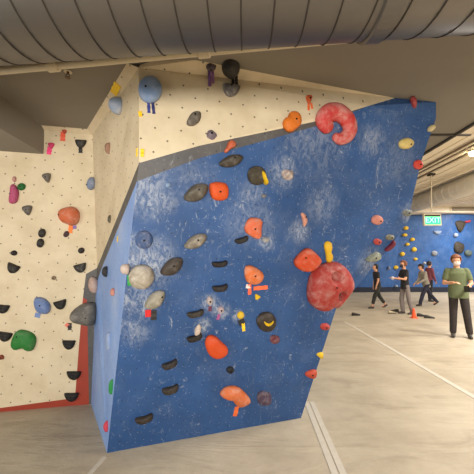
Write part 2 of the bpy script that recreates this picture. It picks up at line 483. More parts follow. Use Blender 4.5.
def tape(w, p0, p1, wpx, col, label, name='route_tape'):
    w2 = w[1] if isinstance(w, tuple) else w; w = w[0] if isinstance(w, tuple) else w
    pl = PLN[w]; a = pl.hit(*p0); b = PLN[w2].hit(*p1)
    d = (b - a); L = d.length; d.normalize(); s = d.cross(pl.n).normalized()
    ww = wpx * (a - CAM).length / 300 / 2
    bm = bmesh.new(); N = 6; top = []; bot = []
    for i in range(N + 1):
        q = a + d * (L * i / N); z = .005 + .002 * math.sin(i * 1.9 + a.x * 9)
        wv = ww * (1 + .12 * math.sin(i * 2.3 + a.z * 7))
        top.append((bm.verts.new(q - s * wv + pl.n * z), bm.verts.new(q + s * wv + pl.n * z)))
        bot.append((bm.verts.new(q - s * wv - pl.n * .001), bm.verts.new(q + s * wv - pl.n * .001)))
    for i in range(N):
        bm.faces.new((top[i][0], top[i][1], top[i + 1][1], top[i + 1][0])); bm.faces.new((bot[i][0], bot[i + 1][0], bot[i + 1][1], bot[i][1]))
        bm.faces.new((top[i][0], top[i + 1][0], bot[i + 1][0], bot[i][0])); bm.faces.new((top[i][1], bot[i][1], bot[i + 1][1], top[i + 1][1]))
    bm.faces.new((top[0][0], bot[0][0], bot[0][1], top[0][1])); bm.faces.new((top[N][0], top[N][1], bot[N][1], bot[N][0]))
    for v in bm.verts: v.co -= a
    bmesh.ops.recalc_face_normals(bm, faces=bm.faces)
    o = link(name, bm, plain(col, .6, 0, .06, 40, 'cloth_tape')); o.location = a
    return tag(o, label, 'tape', TAPEG)

BLK = (36, 33, 32); DGY = (84, 78, 72); BRN = (74, 66, 56); ORG = (232, 96, 36); PEA = (222, 132, 88); RED = (186, 50, 44)
YEL = (240, 196, 30); PBL = (138, 166, 208); PUR = (92, 58, 110); PNK = (214, 92, 130); GRN = (40, 128, 52)
# ---- cream upper panel
hold('P2', 'round', 150, 88.5, 24.5, 26.5, 0, .06, PBL, 'big pale blue round hold at the top corner of the prow, nearest the duct', .35, .6, rough=.02, bolt=(146, 89))
tape('P2', (148.5, 101), (149, 113), 2.6, (52, 60, 130), 'left navy tape tail under the big pale blue round hold')
tape('P2', (152.5, 101), (154, 114), 2.6, (46, 46, 100), 'right navy tape tail under the big pale blue round hold')
hold('P4', 'blob', 211, 68, 10, 7, 0, .03, (84, 70, 78), 'small dark purple hold above two purple tape tails on the cream panel', .3)
tape(('P4', 'P2'), (209.3, 70), (209.6, 86), 2.6, PUR, 'longer left purple tape tail on the cream panel by the duct')
tape(('P4', 'P2'), (212.5, 70), (213, 83), 2.4, (110, 66, 110), 'shorter right purple tape tail on the cream panel by the duct')
hold('P4', 'round', 231, 69.5, 18.5, 20, -15, .08, (54, 50, 46), 'black round ball hold at the top edge of the cream panel', .12, .9, bolt=False)
tape(('P4', 'P2'), (233, 77), (233, 85), 2.6, (32, 28, 30), 'left black tape tail hanging under the black ball hold')
tape(('P4', 'P2'), (236.3, 76), (236.5, 84), 2.6, (32, 28, 30), 'right black tape tail hanging under the black ball hold')
hold('P2', 'half', 231, 90, 16, 11, -8, .05, (88, 84, 84), 'dark grey half moon hold below the black ball hold', .5, .8, (0, .3))
hold('P2', 'almond', 194, 118, 16.5, 13, 22, .05, (98, 88, 76), 'grey brown lens hold alone in the middle of the cream panel', .35, .85, (.1, .2))
hold('P2', 'blob', 211.5, 134.5, 10, 9, -20, .03, (112, 96, 108), 'small purplish grey lump just above the grey painted band', .4, rough=.2)
hold('P2', [(283, 124), (284, 118), (289, 116), (290, 111), (297, 111), (302, 116), (302, 124), (297, 128), (293, 131), (287, 130)], 292.5, 121, 20, 20, 0, .06,
     (236, 126, 38), 'bright orange two lobed hold where cream meets blue', .15, .7, bolt=(295, 121))
hold('P2', 'tri', 309.5, 99, 6.5, 9, 0, .03, (214, 96, 44), 'small orange hold with a tail high on the cream panel', .2)
tape('P2', (308.5, 103), (308.5, 110.5), 2, (226, 106, 50), 'left orange tape tail high on the cream panel')
tape('P2', (311, 103), (312, 109), 1.8, (226, 106, 50), 'right orange tape tail high on the cream panel')
tape('P2', (142, 114), (138.5, 114.2), 5, YEL, 'yellow tape square on the prow edge left below the pale blue round hold')
tape('P2', (142.5, 149), (142.2, 157), 3.2, YEL, 'yellow tape square on the prow edge just above the blue paint')
# ---- blue front, upper half
hold('P1', [(224, 151), (227, 147), (229, 141), (233, 139), (237, 143), (236, 147), (231, 149), (226, 154)], 230.5, 146.5, 12, 15, 0, .04, (206, 96, 56),
     'orange claw shaped hold on the grey painted band', .3, bolt=False)
hold('P1', 'almond', 231.5, 161, 23, 13.5, 4, .055, BRN, 'dark brown lens hold right under the orange claw', .25, .8, (.15, .25))
hold('P1', 'almond', 196.5, 193, 25, 18, 12, .07, (92, 84, 72), 'large dark brown lens hold left of the orange square hold', .3, .8, (.1, .25))
hold('P1', [(209, 185), (213, 182), (224, 182), (229, 186), (229, 197), (224, 201), (216, 201), (211, 197)], 219.5, 191.5, 20, 19, 0, .05, (232, 92, 34),
     'orange rounded square hold beside the large brown lens hold', .1, .7)
hold('P1', 'round', 257.5, 175.5, 19, 20, 0, .06, (70, 62, 46), 'dark olive round hold with a yellow tongue on its right', .2, .75, bolt=False)
hold('P1', [(260, 170), (263, 169), (265, 174), (267, 181), (269, 184), (267, 186), (264, 182), (261, 178)], 264, 177, 6, 16, 0, .085, YEL,
     'yellow tongue shaped hold on the rim of the dark olive round hold', .05, .9, bolt=False)
hold('P1', 'blob', 288, 174.5, 12, 11, 0, .035, (158, 132, 126), 'speckled pinkish white lump right of the olive round hold', .8, .9, rough=.3, bolt=False)
hold('P1', 'blob', 264, 196, 5, 4, 0, .02, (100, 98, 104), 'tiny grey foothold below the olive round hold', .6, bolt=False)
hold('P1', 'almond', 196, 242, 23.5, 14, 14, .06, (126, 116, 100), 'light grey brown lens hold left of the middle of the blue wall', .55, .8, (.1, .2))
hold('P1', 'almond', 172, 267.5, 24, 17, 16, .06, (76, 66, 58), 'dark brown lens hold with a fluted front near the chalky ball', .2, .8, (.1, .2))
hold('P1', [(247, 221), (252, 217), (263, 219), (262, 228), (262, 236), (259, 240), (252, 237), (244, 231)], 254, 228.5, 18, 22, 0, .05, (232, 110, 66),
     'orange peach blocky hold in the centre of the blue wall', .35, .6, rough=.1)
hold('P1', 'chip', 241.5, 240, 13, 7, 8, .035, (46, 42, 42), 'small black chip touching the orange peach block', .1, .6)
hold('P1', 'blob', 266, 240, 7, 6, 0, .02, (120, 126, 134), 'tiny chalked grey foothold right below the orange peach block', .8, bolt=False)
hold('P1', 'chip', 219.5, 264, 14.5, 7.5, -4, .035, (44, 38, 36), 'upper of two black chips left of the orange round jug', .1, .6)
hold('P1', 'chip', 220, 288, 14.5, 8, -2, .035, (48, 42, 40), 'lower of two black chips left of the orange round jug', .1, .6)
hold('P1', [(245, 268), (250, 265), (259, 269), (265, 275), (263, 282), (257, 286), (248, 284), (245, 277)], 254.5, 275.5, 20, 20, 0, .055, (236, 122, 60),
     'orange round jug with chalk on its left and tape below', .4, .75, bolt=(254, 275))
tape('P1', (249.5, 284), (249.5, 294.5), 3.4, (232, 98, 66), 'upright orange tape under the orange round jug')
tape('P1', (253.5, 288.3), (267.5, 287.2), 4, (236, 104, 60), 'sideways orange tape under the orange round jug')
tape('P1', (246, 286), (250.5, 286.5), 4.2, (226, 216, 206), 'white scrap of tape under the orange round jug')
hold('P1', 'tri', 257.5, 297.5, 6, 5, -25, .02, YEL, 'tiny yellow foothold below the orange round jug', .1, bolt=False)
hold('P1', [(301, 214), (303, 212), (307, 216), (308, 221), (306, 226), (304, 228), (303, 220)], 304.5, 220, 8, 16, 0, .03, (226, 150, 122),
     'thin peach coloured crescent hold right of centre', .45, .9, bolt=(305.5, 217))
hold('P1', [(294, 263), (300, 254), (307, 248), (314, 250), (324, 261), (318, 267), (311, 273), (300, 271)], 308.5, 261, 30, 25, 0, .07, (216, 80, 38),
     'large orange diamond block beside the yellow pear hold', .25, .6, rough=.08, bolt=(304, 257))
hold('P1', [(324.5, 246), (327, 241), (332, 242), (333, 247), (330.5, 251.5), (333.5, 256), (332, 263), (327, 263), (326.5, 254)], 329, 253, 9, 22, 0, .04, (242, 190, 38),
     'yellow pear shaped hold above the big red one', .15, .8, bolt=False)
tape('P1', (328.6, 260), (327.6, 270), 2.4, YEL, 'yellow tape tail under the yellow pear hold')
bigred = [(311, 284), (316, 272), (324, 266), (334, 263), (345, 265), (353, 274), (355, 286), (350, 295), (344, 303), (338, 309), (333, 308), (326, 313), (316, 310), (310, 301)]
big = hold('P1', bigred, 332, 289, 46, 50, 0, .15, (176, 56, 48), 'biggest red hold with a dark finger pocket at the right edge', .3, .7, (0, .05), bolt=(331, 284.5),
     pits=((338.5, 294, .036, .26), (333, 276, .05, .06)), rough=.05, ns=60, nr=22)
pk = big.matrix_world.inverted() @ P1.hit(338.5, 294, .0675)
bm = bmesh.new(); ellipsoid_pts = bmesh.ops.create_uvsphere(bm, u_segments=16, v_segments=10, radius=1)  # dark plug fills the pit, colouring in the shade of the pocket
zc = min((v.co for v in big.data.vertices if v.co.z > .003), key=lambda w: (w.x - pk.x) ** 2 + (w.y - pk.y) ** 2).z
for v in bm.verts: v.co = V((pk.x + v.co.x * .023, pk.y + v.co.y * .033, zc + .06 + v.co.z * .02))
link('pocket_shade_plug', bm, plain((52, 40, 38), .8), big, True)['label'] = 'dark grey plug painted as the shade in the finger pocket'
# red ring shaped jug: one thick curled arm
def red_ring():
    pl = P1; c = pl.hit(337, 125, .06)
    path = [(328.5, 126.5, 7.4), (325.5, 119.5, 9.2), (330, 113, 9.4), (338, 111.5, 9), (345.5, 115.5, 8.4), (350, 121.5, 8.2), (351.5, 129, 8), (348.5, 135.5, 7.2), (342.5, 138.5, 6.2), (337.5, 137, 4.6)]
    P = []; R = []
    for i, (x, y, r) in enumerate(path):
        q = pl.hit(x, y, .05); P.append(V(((q - c).dot(pl.t), (q - c).dot(pl.b), .035))); R.append(r * .0082)
    # smooth the path
    pp = []; rr = []
    for i in range(len(P) - 1):
        for k in range(4):
            f = k / 4; a = P[max(i - 1, 0)]; b = P[i]; d_ = P[i + 1]; e_ = P[min(i + 2, len(P) - 1)]
            pp.append(.5 * ((2 * b) + (d_ - a) * f + (2 * a - 5 * b + 4 * d_ - e_) * f * f + (-a + 3 * b - 3 * d_ + e_) * f ** 3))
            rr.append(R[i] * (1 - f) + R[i + 1] * f)
    pp.append(P[-1]); rr.append(R[-1])
    pp = [pp[0] + (pp[0] - pp[1]).normalized() * rr[0] * s for s in (.8, .5)] + pp + [pp[-1] + (pp[-1] - pp[-2]).normalized() * rr[-1] * s for s in (.5, .8)]
    rr = [rr[0] * .35, rr[0] * .8] + rr + [rr[-1] * .8, rr[-1] * .35]
    bm = bmesh.new(); sweep(bm, pp, rr, 18)
    for v in bm.verts:
        v.co.z = max(-.003, v.co.z * .8)
    bmesh.ops.recalc_face_normals(bm, faces=bm.faces)
    o = link('climbing_hold', bm, hold_mat((214, 66, 62), .42), None, True)
    o.matrix_world = Matrix(((pl.t.x, pl.b.x, pl.n.x, c.x), (pl.t.y, pl.b.y, pl.n.y, c.y), (pl.t.z, pl.b.z, pl.n.z, c.z), (0, 0, 0, 1)))
    tag(o, 'large coral red ring shaped hold with a dark opening, top of the blue wall', 'climbing hold', HOLDG['P1'])
red_ring()
hold('P3', [(411, 99), (414, 96), (417, 98), (417, 104), (415, 110), (412, 107)], 414, 102, 7, 13, 0, .04, (176, 62, 64), 'small red hold in shade at the top right corner of the blue wall', .3, bolt=False, group=HOLDG['P1'])
tape('P3', (413.3, 107), (413.5, 115), 2.2, (150, 46, 50), 'red tape tail under the shaded corner hold')
hold('P1', 'egg', 407, 143.3, 15, 11.5, 8, .045, (232, 206, 128), 'pale yellow egg shaped hold near the right edge', .15, .8, bolt=(409, 144.5))
hold('P1', 'egg', 378, 220, 11.5, 10, -10, .04, (222, 142, 122), 'pink round hold with a bolt hole right side of the blue wall', .25, .8, bolt=(379, 221))
hold('P1', 'blob', 378, 242, 7.5, 6.5, 0, .03, (188, 60, 52), 'small red foothold under the pink round hold', .3)
hold('P1', 'wedge', 374, 257.5, 15, 9, 10, .05, (128, 136, 118), 'greenish grey chalked hold at the lower right rim of the blue wall', .55, .8)
hold('P1', 'blob', 390.5, 237.5, 8, 6, 10, .03, (110, 108, 84), 'small olive hold on the lower right rim, right of the red foothold', .5)
hold('P1', 'blob', 408, 213, 9, 7, 10, .03, (104, 110, 104), 'grey chalked hold on the right rim below the pale duct', .5)
hold('P1', 'chip', 390.5, 246.5, 13, 5.5, 38, .03, (112, 30, 52), 'dark maroon slanted hold on the lower right rim', .1, .7, bolt=False)
hold('P1', 'egg', 419, 164.5, 9, 10, 0, .04, (222, 72, 56), 'small bright red hold on the upper right rim', .2)
hold('P1', 'egg', 432.2, 128, 4.5, 8, -30, .05, (228, 206, 150), 'pale cream hold poking past the upper right rim', .2, bolt=False)
# ---- blue front, lower half
hold('P1', 'round', 144, 240, 18, 18.5, 0, .035, (58, 86, 134), 'blue round hold nearly the colour of the wall behind it', .35, .6, rough=.02, bolt=(144, 240))
hold('P1', 'egg', 168, 185, 6, 5.5, 0, .018, (120, 152, 190), 'tiny pale blue foothold near the grey band', .5, bolt=False)
hold('P1', 'round', 141.5, 278, 27, 25, 20, .09, (158, 146, 124), 'big chalky beige ball hold on the prow edge with green tape', .75, .85, (.1, .1), bolt=False)
tape('P1', (130, 275), (130.5, 285.5), 5, (44, 150, 62), 'green tape left of the big chalky ball hold')
side_hold('PS', 124, 269, .07, .08, .05, (206, 184, 172), 'small pinkish white hold just left of the chalky ball', chalk=.6)
hold('P1', 'almond', 155, 301, 23, 16, 22, .065, (146, 140, 120), 'pale grey green lens hold above red and black tapes', .6, .8, (.05, .25), bolt=(162, 296))
tape('P1', (145.2, 313.5), (151, 313), 7, (206, 38, 40), 'red tape square under the pale grey lens hold')
tape('P1', (154, 310), (153.5, 320), 5, (40, 36, 36), 'black tape tail under the pale grey lens hold')
hold('P1', 'chip', 195.3, 314, 16, 8, 4, .035, (58, 52, 46), 'dark chip left of the two small chalked pink holds', .2, .6)
hold('P1', 'egg', 209.8, 301, 6, 9, 0, .03, (190, 172, 168), 'small chalked white hold with dark middle, left of a pair', .6)
tape('P1', (210.2, 306), (209.8, 311), 3.5, (96, 48, 70), 'short purple tape under the left small chalked hold')
hold('P1', 'egg', 221, 310, 6.5, 7, 0, .03, (186, 160, 168), 'small chalked pink hold, right of a pair', .6)
tape('P1', (219.5, 314), (217.5, 319.5), 3, (150, 80, 128), 'short pink purple tape under the right small chalked hold')
hold('P1', 'egg', 198, 331, 6, 13, -14, .03, (214, 190, 172), 'white peach upright hold standing on a black chip', .6, bolt=False)
hold('P1', 'chip', 194.5, 338, 15, 7.5, 10, .04, (42, 36, 32), 'black chip under the white peach upright hold', .1, .6)
hold('P1', 'egg', 241, 315.5, 7, 8, -20, .03, YEL, 'small yellow hold above a black tape wrap', .35, bolt=False)
tape('P1', (238.5, 323.5), (244.5, 320.5), 6, (34, 34, 36), 'black tape square below the small yellow hold')
tape('P1', (243, 323), (243.8, 331), 3, YEL, 'yellow tape tail below the black tape square')
hold('P1', [(205, 341), (209, 335.5), (216, 337), (221, 342), (229, 349), (227, 356), (219, 360), (211, 358), (206, 350)], 216.5, 348, 24, 24, 0, .06, (226, 84, 34),
     'orange rounded triangle blob low in the middle of the wall', .08, .7, bolt=False)
hold('P1', 'round', 267, 322.5, 20, 20, 0, .055, (62, 52, 44), 'dark brown round hold with a yellow smile shaped insert', .15, .7, bolt=False)
hold('P1', [(261.5, 319), (265, 322), (270, 322), (274, 318.5), (273.5, 323), (268.5, 326.5), (263.5, 325)], 268, 322.5, 10, 6, 0, .074, YEL,
     'yellow smile shaped insert on the dark brown round hold', .05, .8, bolt=False)
hold('P1', 'blob', 275, 340, 9.5, 9, 20, .03, (112, 48, 62), 'small purple red lump below the brown round hold', .35, rough=.25, bolt=False)
hold('P1', 'egg', 325.5, 327, 10, 7, 0, .035, (186, 58, 52), 'small red oval hold under the biggest red hold', .25)
hold('P1', 'tri', 321, 356, 7, 6, 20, .03, (238, 196, 44), 'small yellow hold at the right rim above the red one', .15, bolt=False)
hold('P1', 'wedge', 311.5, 374, 11, 9.5, -15, .04, (196, 72, 46), 'small orange red hold at the lower right rim of the wall', .2)
hold('P1', 'round', 230.5, 370.5, 8, 7, 0, .03, (32, 34, 38), 'small black round button hold above the orange wing', .1)
hold('P1', 'chip', 169.5, 365, 15.5, 8, 12, .04, (52, 46, 44), 'upper of two dark chips low on the left of the blue wall', .15, .6)
hold('P1', 'chip', 170.3, 390, 16, 8.5, 6, .04, (58, 50, 44), 'lower of two dark chips low on the left of the blue wall', .15, .6)
hold('P1', 'chip', 144, 419.5, 17.5, 8, 8, .04, (56, 46, 38), 'lowest dark chip near the bottom left corner of the blue wall', .15, .6)
hold('P1', [(220, 394), (227, 388), (238, 387.5), (246, 394), (252.5, 402), (247, 406.5), (240, 408), (235, 405), (232, 399), (226, 399), (220.5, 397)], 236, 397.5, 32, 20, 0, .07,
     (222, 112, 58), 'orange wing shaped hold at the bottom of the blue wall', .3, .75, bolt=False)
tape('P1', (237, 406.5), (234.8, 416), 3.6, (228, 104, 46), 'orange tape tail under the orange wing hold')
hold('P1', 'blob', 264.5, 399, 15, 12.5, 15, .045, (82, 62, 84), 'dark purple pebbly hold right of the orange wing', .3, rough=.3, bolt=False)
# ---- side of the prow
side_hold('PS2', 114.5, 104.5, .13, .15, .09, (158, 180, 212), 'pale blue white round hold on the cream side, second left of the duct end', chalk=.6)
tape('PT', (113.5, 93.5), (118, 84), 6, YEL, 'large yellow tape patch at the top of the cream side')
tape('PS3', (135.2, 78.5), (135.6, 71.5), 3, (246, 214, 60), 'yellow tape patch close left of the big pale blue round hold')
tape('PS3', (137.2, 148.5), (137, 156.5), 3, (246, 206, 40), 'thin yellow tape on the left of the prow edge above the blue')
side_hold('PS2', 107, 148, .08, .1, .04, (162, 118, 92), 'small brown pointed hold on the cream side', 'tri')
side_hold('PS3', 109, 219, .045, .08, .025, (84, 76, 54), 'tiny olive foothold low on the cream side')
tape('PS', (117.5, 242), (117.8, 236.5), 2.6, YEL, 'tiny yellow tape scrap on the pale blue side')
side_hold('PS', 104.5, 271.5, .08, .11, .045, (48, 48, 52), 'small black hold at the left end of the grey side band', chalk=.1)
side_hold('PS', 112, 292, .07, .07, .03, (206, 134, 118), 'small pink foothold on the pale blue side', chalk=.4)
side_hold('PS', 107.5, 341, .09, .16, .03, (150, 172, 212), 'smooth pale blue hold low on the pale blue side', chalk=.3)
side_hold('PS', 110.5, 387, .035, .12, .03, (38, 142, 70), 'thin green foothold low on the prow edge', chalk=.1)
side_hold('PS', 105.5, 426.5, .06, .09, .03, (212, 66, 84), 'pink foothold near the bottom of the prow edge', chalk=.15)
# ---- left wall
hold('PL', [(68, 315), (76, 307), (86, 303), (97, 304), (98, 318), (92, 327), (84, 326), (70, 322)], 83, 315, 30, 24, 0, .17, (104, 100, 94),
     'large grey wedge volume in the corner beside the pale blue side', .35, .7, (.25, .1), bolt=(88, 316), rough=.04)
hold('PL', [(88, 281), (91, 276), (97, 279), (99, 286), (98, 293), (92, 294), (88, 289)], 93.5, 285, 12, 19, 0, .08, (196, 160, 146),
     'pinkish white hold on the grey strip above the grey wedge', .6, .8, bolt=False)
tape('PL', (69.8, 323), (69.8, 330), 3, (40, 34, 32), 'black tape under the tip of the grey wedge')
tape('PL', (66, 324), (68.5, 326), 3, (226, 120, 104), 'coral tape scrap beside the black tape under the wedge')
hold('PL', 'egg', 91, 183, 9.5, 13.5, -10, .06, (132, 146, 176), 'pale blue grey hold in the corner of the cream left wall', .4, .75, bolt=(87, 185))
hold('PL', 'tri', 64.5, 131, 6.5, 4.5, 0, .03, (196, 84, 60), 'small coral hold at the very top of the left wall', .2, bolt=False)
tape('PL', (63, 132), (62.7, 141), 3.6, (226, 92, 62), 'coral tape under the topmost coral hold of the left wall')
hold('PL', 'tri', 51, 145.5, 7, 6, 0, .03, (226, 70, 120), 'hot pink hold at the notch of the ceiling soffit', .1, bolt=False)
tape('PL', (50, 147), (48.8, 154.5), 3.4, (228, 60, 120), 'hot pink tape under the hot pink hold')
hold('PL', 'half', 80.2, 143.5, 10.5, 8, -3, .045, (48, 46, 42), 'black half moon with a black tape tail, upper right of the left wall', .25, .8, (0, .2), bolt=False)
tape('PL', (80.6, 147), (80.6, 153), 3, (34, 32, 30), 'black tape tail under the upper right half moon')
hold('PL', 'tri', 46.5, 177.5, 9, 9, 15, .05, (104, 98, 90), 'grey pointed hold below the soffit notch', .4)
hold('PL', 'egg', 14, 179, 4, 6, 0, .025, (206, 150, 140), 'tiny pink foothold above the magenta hold', .3, bolt=False)
hold('PL', 'egg', 21, 186.5, 8.5, 7.5, 15, .035, (38, 112, 50), 'small dark green oval hold right of the magenta hold', .1)
hold('PL', [(10, 184), (14, 183.5), (18, 190), (18, 197), (16, 203), (9, 204), (8, 199), (10, 192)], 13, 194.5, 10, 20, 0, .05, (196, 84, 124),
     'tall magenta hold at the left of the cream wall', .15, .75, bolt=(11, 194))
hold('PL', 'tri', 27, 210, 10.5, 9.5, 10, .05, (96, 90, 84), 'grey pointed hold below the magenta hold', .4)
hold('PL', [(56.5, 215), (58, 210), (64, 207), (71, 205.5), (77, 209), (79, 216), (77, 223), (71, 226), (66, 224), (60, 222)], 68, 215.5, 23, 20, 0, .12, (222, 112, 66),
     'large orange ball hold with a grey dusty top on the left wall', .38, .8, bolt=(60, 215), rough=.03)
tape('PL', (71, 225), (70.3, 233), 3.4, (236, 126, 50), 'orange tape tail under the large orange ball hold')
tape('PL', (73, 227.5), (76.5, 227), 3, (136, 112, 168), 'lilac tape scrap beside the orange tape tail')
hold('PL', 'egg', 66, 234, 5.5, 7, -30, .03, (84, 54, 62), 'small dark plum hold under the large orange ball', .2)
hold('PL', 'egg', 41.5, 233, 7.5, 9.5, -15, .045, (44, 40, 38), 'upper of two black ovals stacked on the left wall', .2)
hold('PL', 'egg', 39.8, 243, 7.5, 9.5, -10, .045, (44, 40, 38), 'lower of two black ovals stacked on the left wall', .2)
hold('PL', 'egg', 13.5, 253, 6.5, 5.5, 0, .03, (44, 40, 36), 'small black oval left of the stacked black ovals', .15)
hold('PL', 'half', 12, 269, 11.5, 9.5, -22, .05, (46, 42, 38), 'black half moon tilted down right at far left, middle height', .2, .8, (0, .25))
hold('PL', 'egg', 81, 250.5, 7, 6, 20, .03, (46, 34, 32), 'small dark oval near the grey strip', .15)
hold('PL', 'half', 80, 268.5, 12, 9, 14, .05, (54, 52, 46), 'dark grey half moon tilted up right, just left of the grey strip', .3, .8, (0, .25))
hold('PL', 'egg', 53.5, 278, 5, 4.5, 0, .025, (156, 132, 102), 'tiny tan foothold above the blue hold', .3)
hold('PL', [(33, 299), (38, 297), (45, 299), (50, 305), (50, 311), (46, 315), (38, 314), (34, 308)], 41.5, 306, 18, 18, 0, .06, (112, 138, 190),
     'blue round hold with a tape tail on the cream left wall', .3, .75, bolt=(41, 305))
tape('PL', (38.5, 313), (37, 317.5), 4, (112, 134, 180), 'pale blue tape under the blue round hold')
hold('PL', 'half', 60, 305.3, 12, 9, 15, .05, (42, 38, 36), 'black half moon right beside the blue round hold', .15, .8, (0, .25))
hold('PL', 'half', 2, 309.5, 12, 8.5, -4, .05, (42, 38, 36), 'black half moon cut by the left frame edge, upper one', .15, .8, (0, .25))
hold('PL', 'half', 4, 337.5, 13, 9.5, -8, .05, (42, 38, 36), 'black half moon touching the big green hold, at the frame edge', .15, .8, (0, .25))
hold('PL', [(9, 347), (12, 336), (17, 330), (24, 330.5), (33, 334), (36, 340), (33, 350), (28, 353), (22, 348), (15, 351)], 22.5, 341, 27, 22, 0, .075, (46, 132, 54),
     'big green molar shaped hold on the lower left wall', .15, .7, bolt=(18, 336))
hold('PL', 'half', 68.5, 345.5, 12, 9, 0, .05, (40, 38, 38), 'top of the three black half moons by the red border', .1, .8, (0, .25))
hold('PL', 'half', 73.5, 376.3, 13.5, 8.5, 0, .05, (40, 38, 38), 'middle of the three black half moons by the red border', .1, .8, (0, .25))
hold('PL', 'half', 71.3, 398, 13.5, 8.5, 2, .05, (40, 38, 38), 'lowest of the three black half moons by the red border', .1, .8, (0, .25))
hold('PL', 'egg', 1, 357.5, 5, 5, 0, .03, (156, 74, 44), 'small rusty brown hold at the left frame edge', .2)

# ---- far wall
class FarPlane:
    n = V((0, -1, 0)); t = V((1, 0, 0)); b = V((0, 0, 1))
def far_y(x, z):
    for i in range(len(base) - 1):
        f = z / 4.62
        xa = base[i][0] + (topp[i][0] - base[i][0]) * f; xb = base[i + 1][0] + (topp[i + 1][0] - base[i + 1][0]) * f
        if xa <= x <= xb:
            ya = base[i][1] + (topp[i][1] - base[i][1]) * f; yb = base[i + 1][1] + (topp[i + 1][1] - base[i + 1][1]) * f
            return ya + (yb - ya) * (x - xa) / (xb - xa)
    return FY
def far_hold(x, y, w, h, col, label, shape='egg', chalk=.1, depth=.14):
    p = on_y(x, y, FY - .5)
    for _ in range(3): p = on_y(x, y, far_y(p.x, p.z))
    s = p.y / F / 2
    pts = [V((a * w * s, b * h * s)) for a, b in SH[shape]]
    area = sum(pts[i].x * pts[(i + 1) % len(pts)].y - pts[(i + 1) % len(pts)].x * pts[i].y for i in range(len(pts)))
    if area < 0: pts = pts[::-1]
    build_hold(FarPlane, p, pts, depth, hold_mat(col, chalk), label, HOLDG['FAR'], .8, (0, 0), (), .08, None, nr=5, ns=18)
fy = (250, 204, 62)
for a in [(405.5, 228, 5.5, 4.2, 'topmost yellow hold on the far wall, left of the exit sign'),
          (404.5, 235, 5.5, 3.4, 'flat yellow hold second from top at the left of the far wall'),
          (412, 239.5, 5, 3.6, 'yellow hold right of the flat one on the far wall'),
          (407, 244.3, 4.6, 3.2, 'small yellow hold in the middle of the far yellow cluster'),
          (413.7, 249.4, 5.5, 5, 'large round yellow hold on the far wall'),
          (402, 254, 5, 4.6, 'leftmost greenish yellow hold above the boy on the far wall'),
          (415, 259, 4.6, 3, 'yellow hold just above the head of the grey topped walker'),
          (395.5, 267.3, 5, 4, 'lowest yellow hold, between the two nearest walkers')]:
    far_hold(a[0], a[1], a[2], a[3], fy, a[4])
for a in [(460, 226, 12, 11, (66, 58, 48), 'upper large dark hold right of the exit sign', 'tri'),
          (458.5, 247.5, 11, 12, (62, 54, 46), 'lower large dark hold above the head of the man in green', 'blob'),
          (437, 232.8, 7.5, 4, (150, 168, 196), 'pale grey blue hold below the exit sign', 'half'),
          (455.3, 235, 5, 4.5, (168, 180, 206), 'pale lilac hold between the two large dark holds', 'egg'),
          (434, 253.2, 6.5, 5.5, (146, 150, 160), 'grey hold above the blurred walkers', 'egg'),
          (467, 221.5, 6, 3, (206, 60, 80), 'small pink red hold at the top right of the far wall', 'chip'),
          (468, 253, 8, 6, (96, 110, 108), 'greenish grey hold right of the head of the man in green', 'blob'),
          (388.5, 268, 3, 4, (140, 150, 178), 'small pale hold right of the walking woman', 'egg'),
          (396, 286, 3.4, 2.4, (170, 186, 206), 'pale hold low between the walking woman and the boy', 'egg'),
          (424, 263, 3, 3, (190, 190, 196), 'tiny pale hold behind the grey topped walker', 'egg')]:
    far_hold(a[0], a[1], a[2], a[3], a[4], a[5], a[6])

# ------------------------------------------------------------------ duct and pipes at the ceiling
def metal(c, rough=.42, name='galvanised_steel', met=.75):
    t = NT(name); v = t.coord('Object'); n = t.noise(v, 3, 5, .6); g = t.noise(v, 40, 3, .6)
    col = t.mix(n, tuple(x * .8 for x in lin(c)[:3]) + (1,), lin(c))
    t.bump(g, .05, .002)
    return t.out(col, rough, met, .5)
M_duct = metal((108, 102, 95), .42)
def duct(name, p0, p1, r, pitch, m, label, cat, seam_r=.005, coupling=(), seam_m=None):
    ax = (p1 - p0); L = ax.length; d = ax.normalized()
    a = d.cross(V((0, 0, 1))).normalized(); b = a.cross(d).normalized()
    t = thing(name, label, cat, p0)
    bm = bmesh.new(); sweep(bm, [V((0, 0, 0)), ax * .5, ax], r, 64)
    link('tube', bm, m, t, True)
    bm = bmesh.new(); N = int(L / pitch * 40); pts = []
    for i in range(N + 1):
        th = 2 * PI * i / 40; pts.append(d * (pitch * i / 40) + (a * math.cos(th) + b * math.sin(th)) * (r + seam_r * .3))
    sweep(bm, pts, seam_r, 5); link('spiral_seam', bm, seam_m or m, t, True)
    for s in coupling:
        bm = bmesh.new(); sweep(bm, [d * (s - .035), d * (s - .03), d * (s + .03), d * (s + .035)], [r + .002, r + .011, r + .011, r + .002], 64)
        link('coupling_band', bm, m, t)
    return t
dd = V((1, -.092, 0)).normalized()
mid = V((0, 1.04, 2.68)); RD = .3
duct('spiral_duct', mid - dd * 2.6, mid + dd * 2.6, RD, .115, M_duct, 'big grey spiral ventilation duct crossing the top of the room', 'duct', .0032, (3.14,), metal((70, 62, 54), .6, 'dark_seam'))
near = bpy.data.objects['spiral_duct']
for s_ in (.8, 2.4, 4.2):
    bm = bmesh.new(); q_ = dd * s_; box(bm, (q_.x - .02, q_.y - .06, RD - .005), (q_.x + .02, q_.y + .06, CEIL - mid.z - .001)); link('hanger', bm, M_duct, near)
M_duct2 = metal((240, 234, 222), .6, 'pale_galvanised_steel', .15)
q0 = V((8.85, 17.1, 4.58)); q1 = V((8.6, 3.5, 4.55))
duct('spiral_duct', q0, q1, .36, .42, M_duct2, 'pale spiral duct under the high ceiling of the far hall', 'duct', .008)
far_duct = bpy.data.objects['spiral_duct.001']
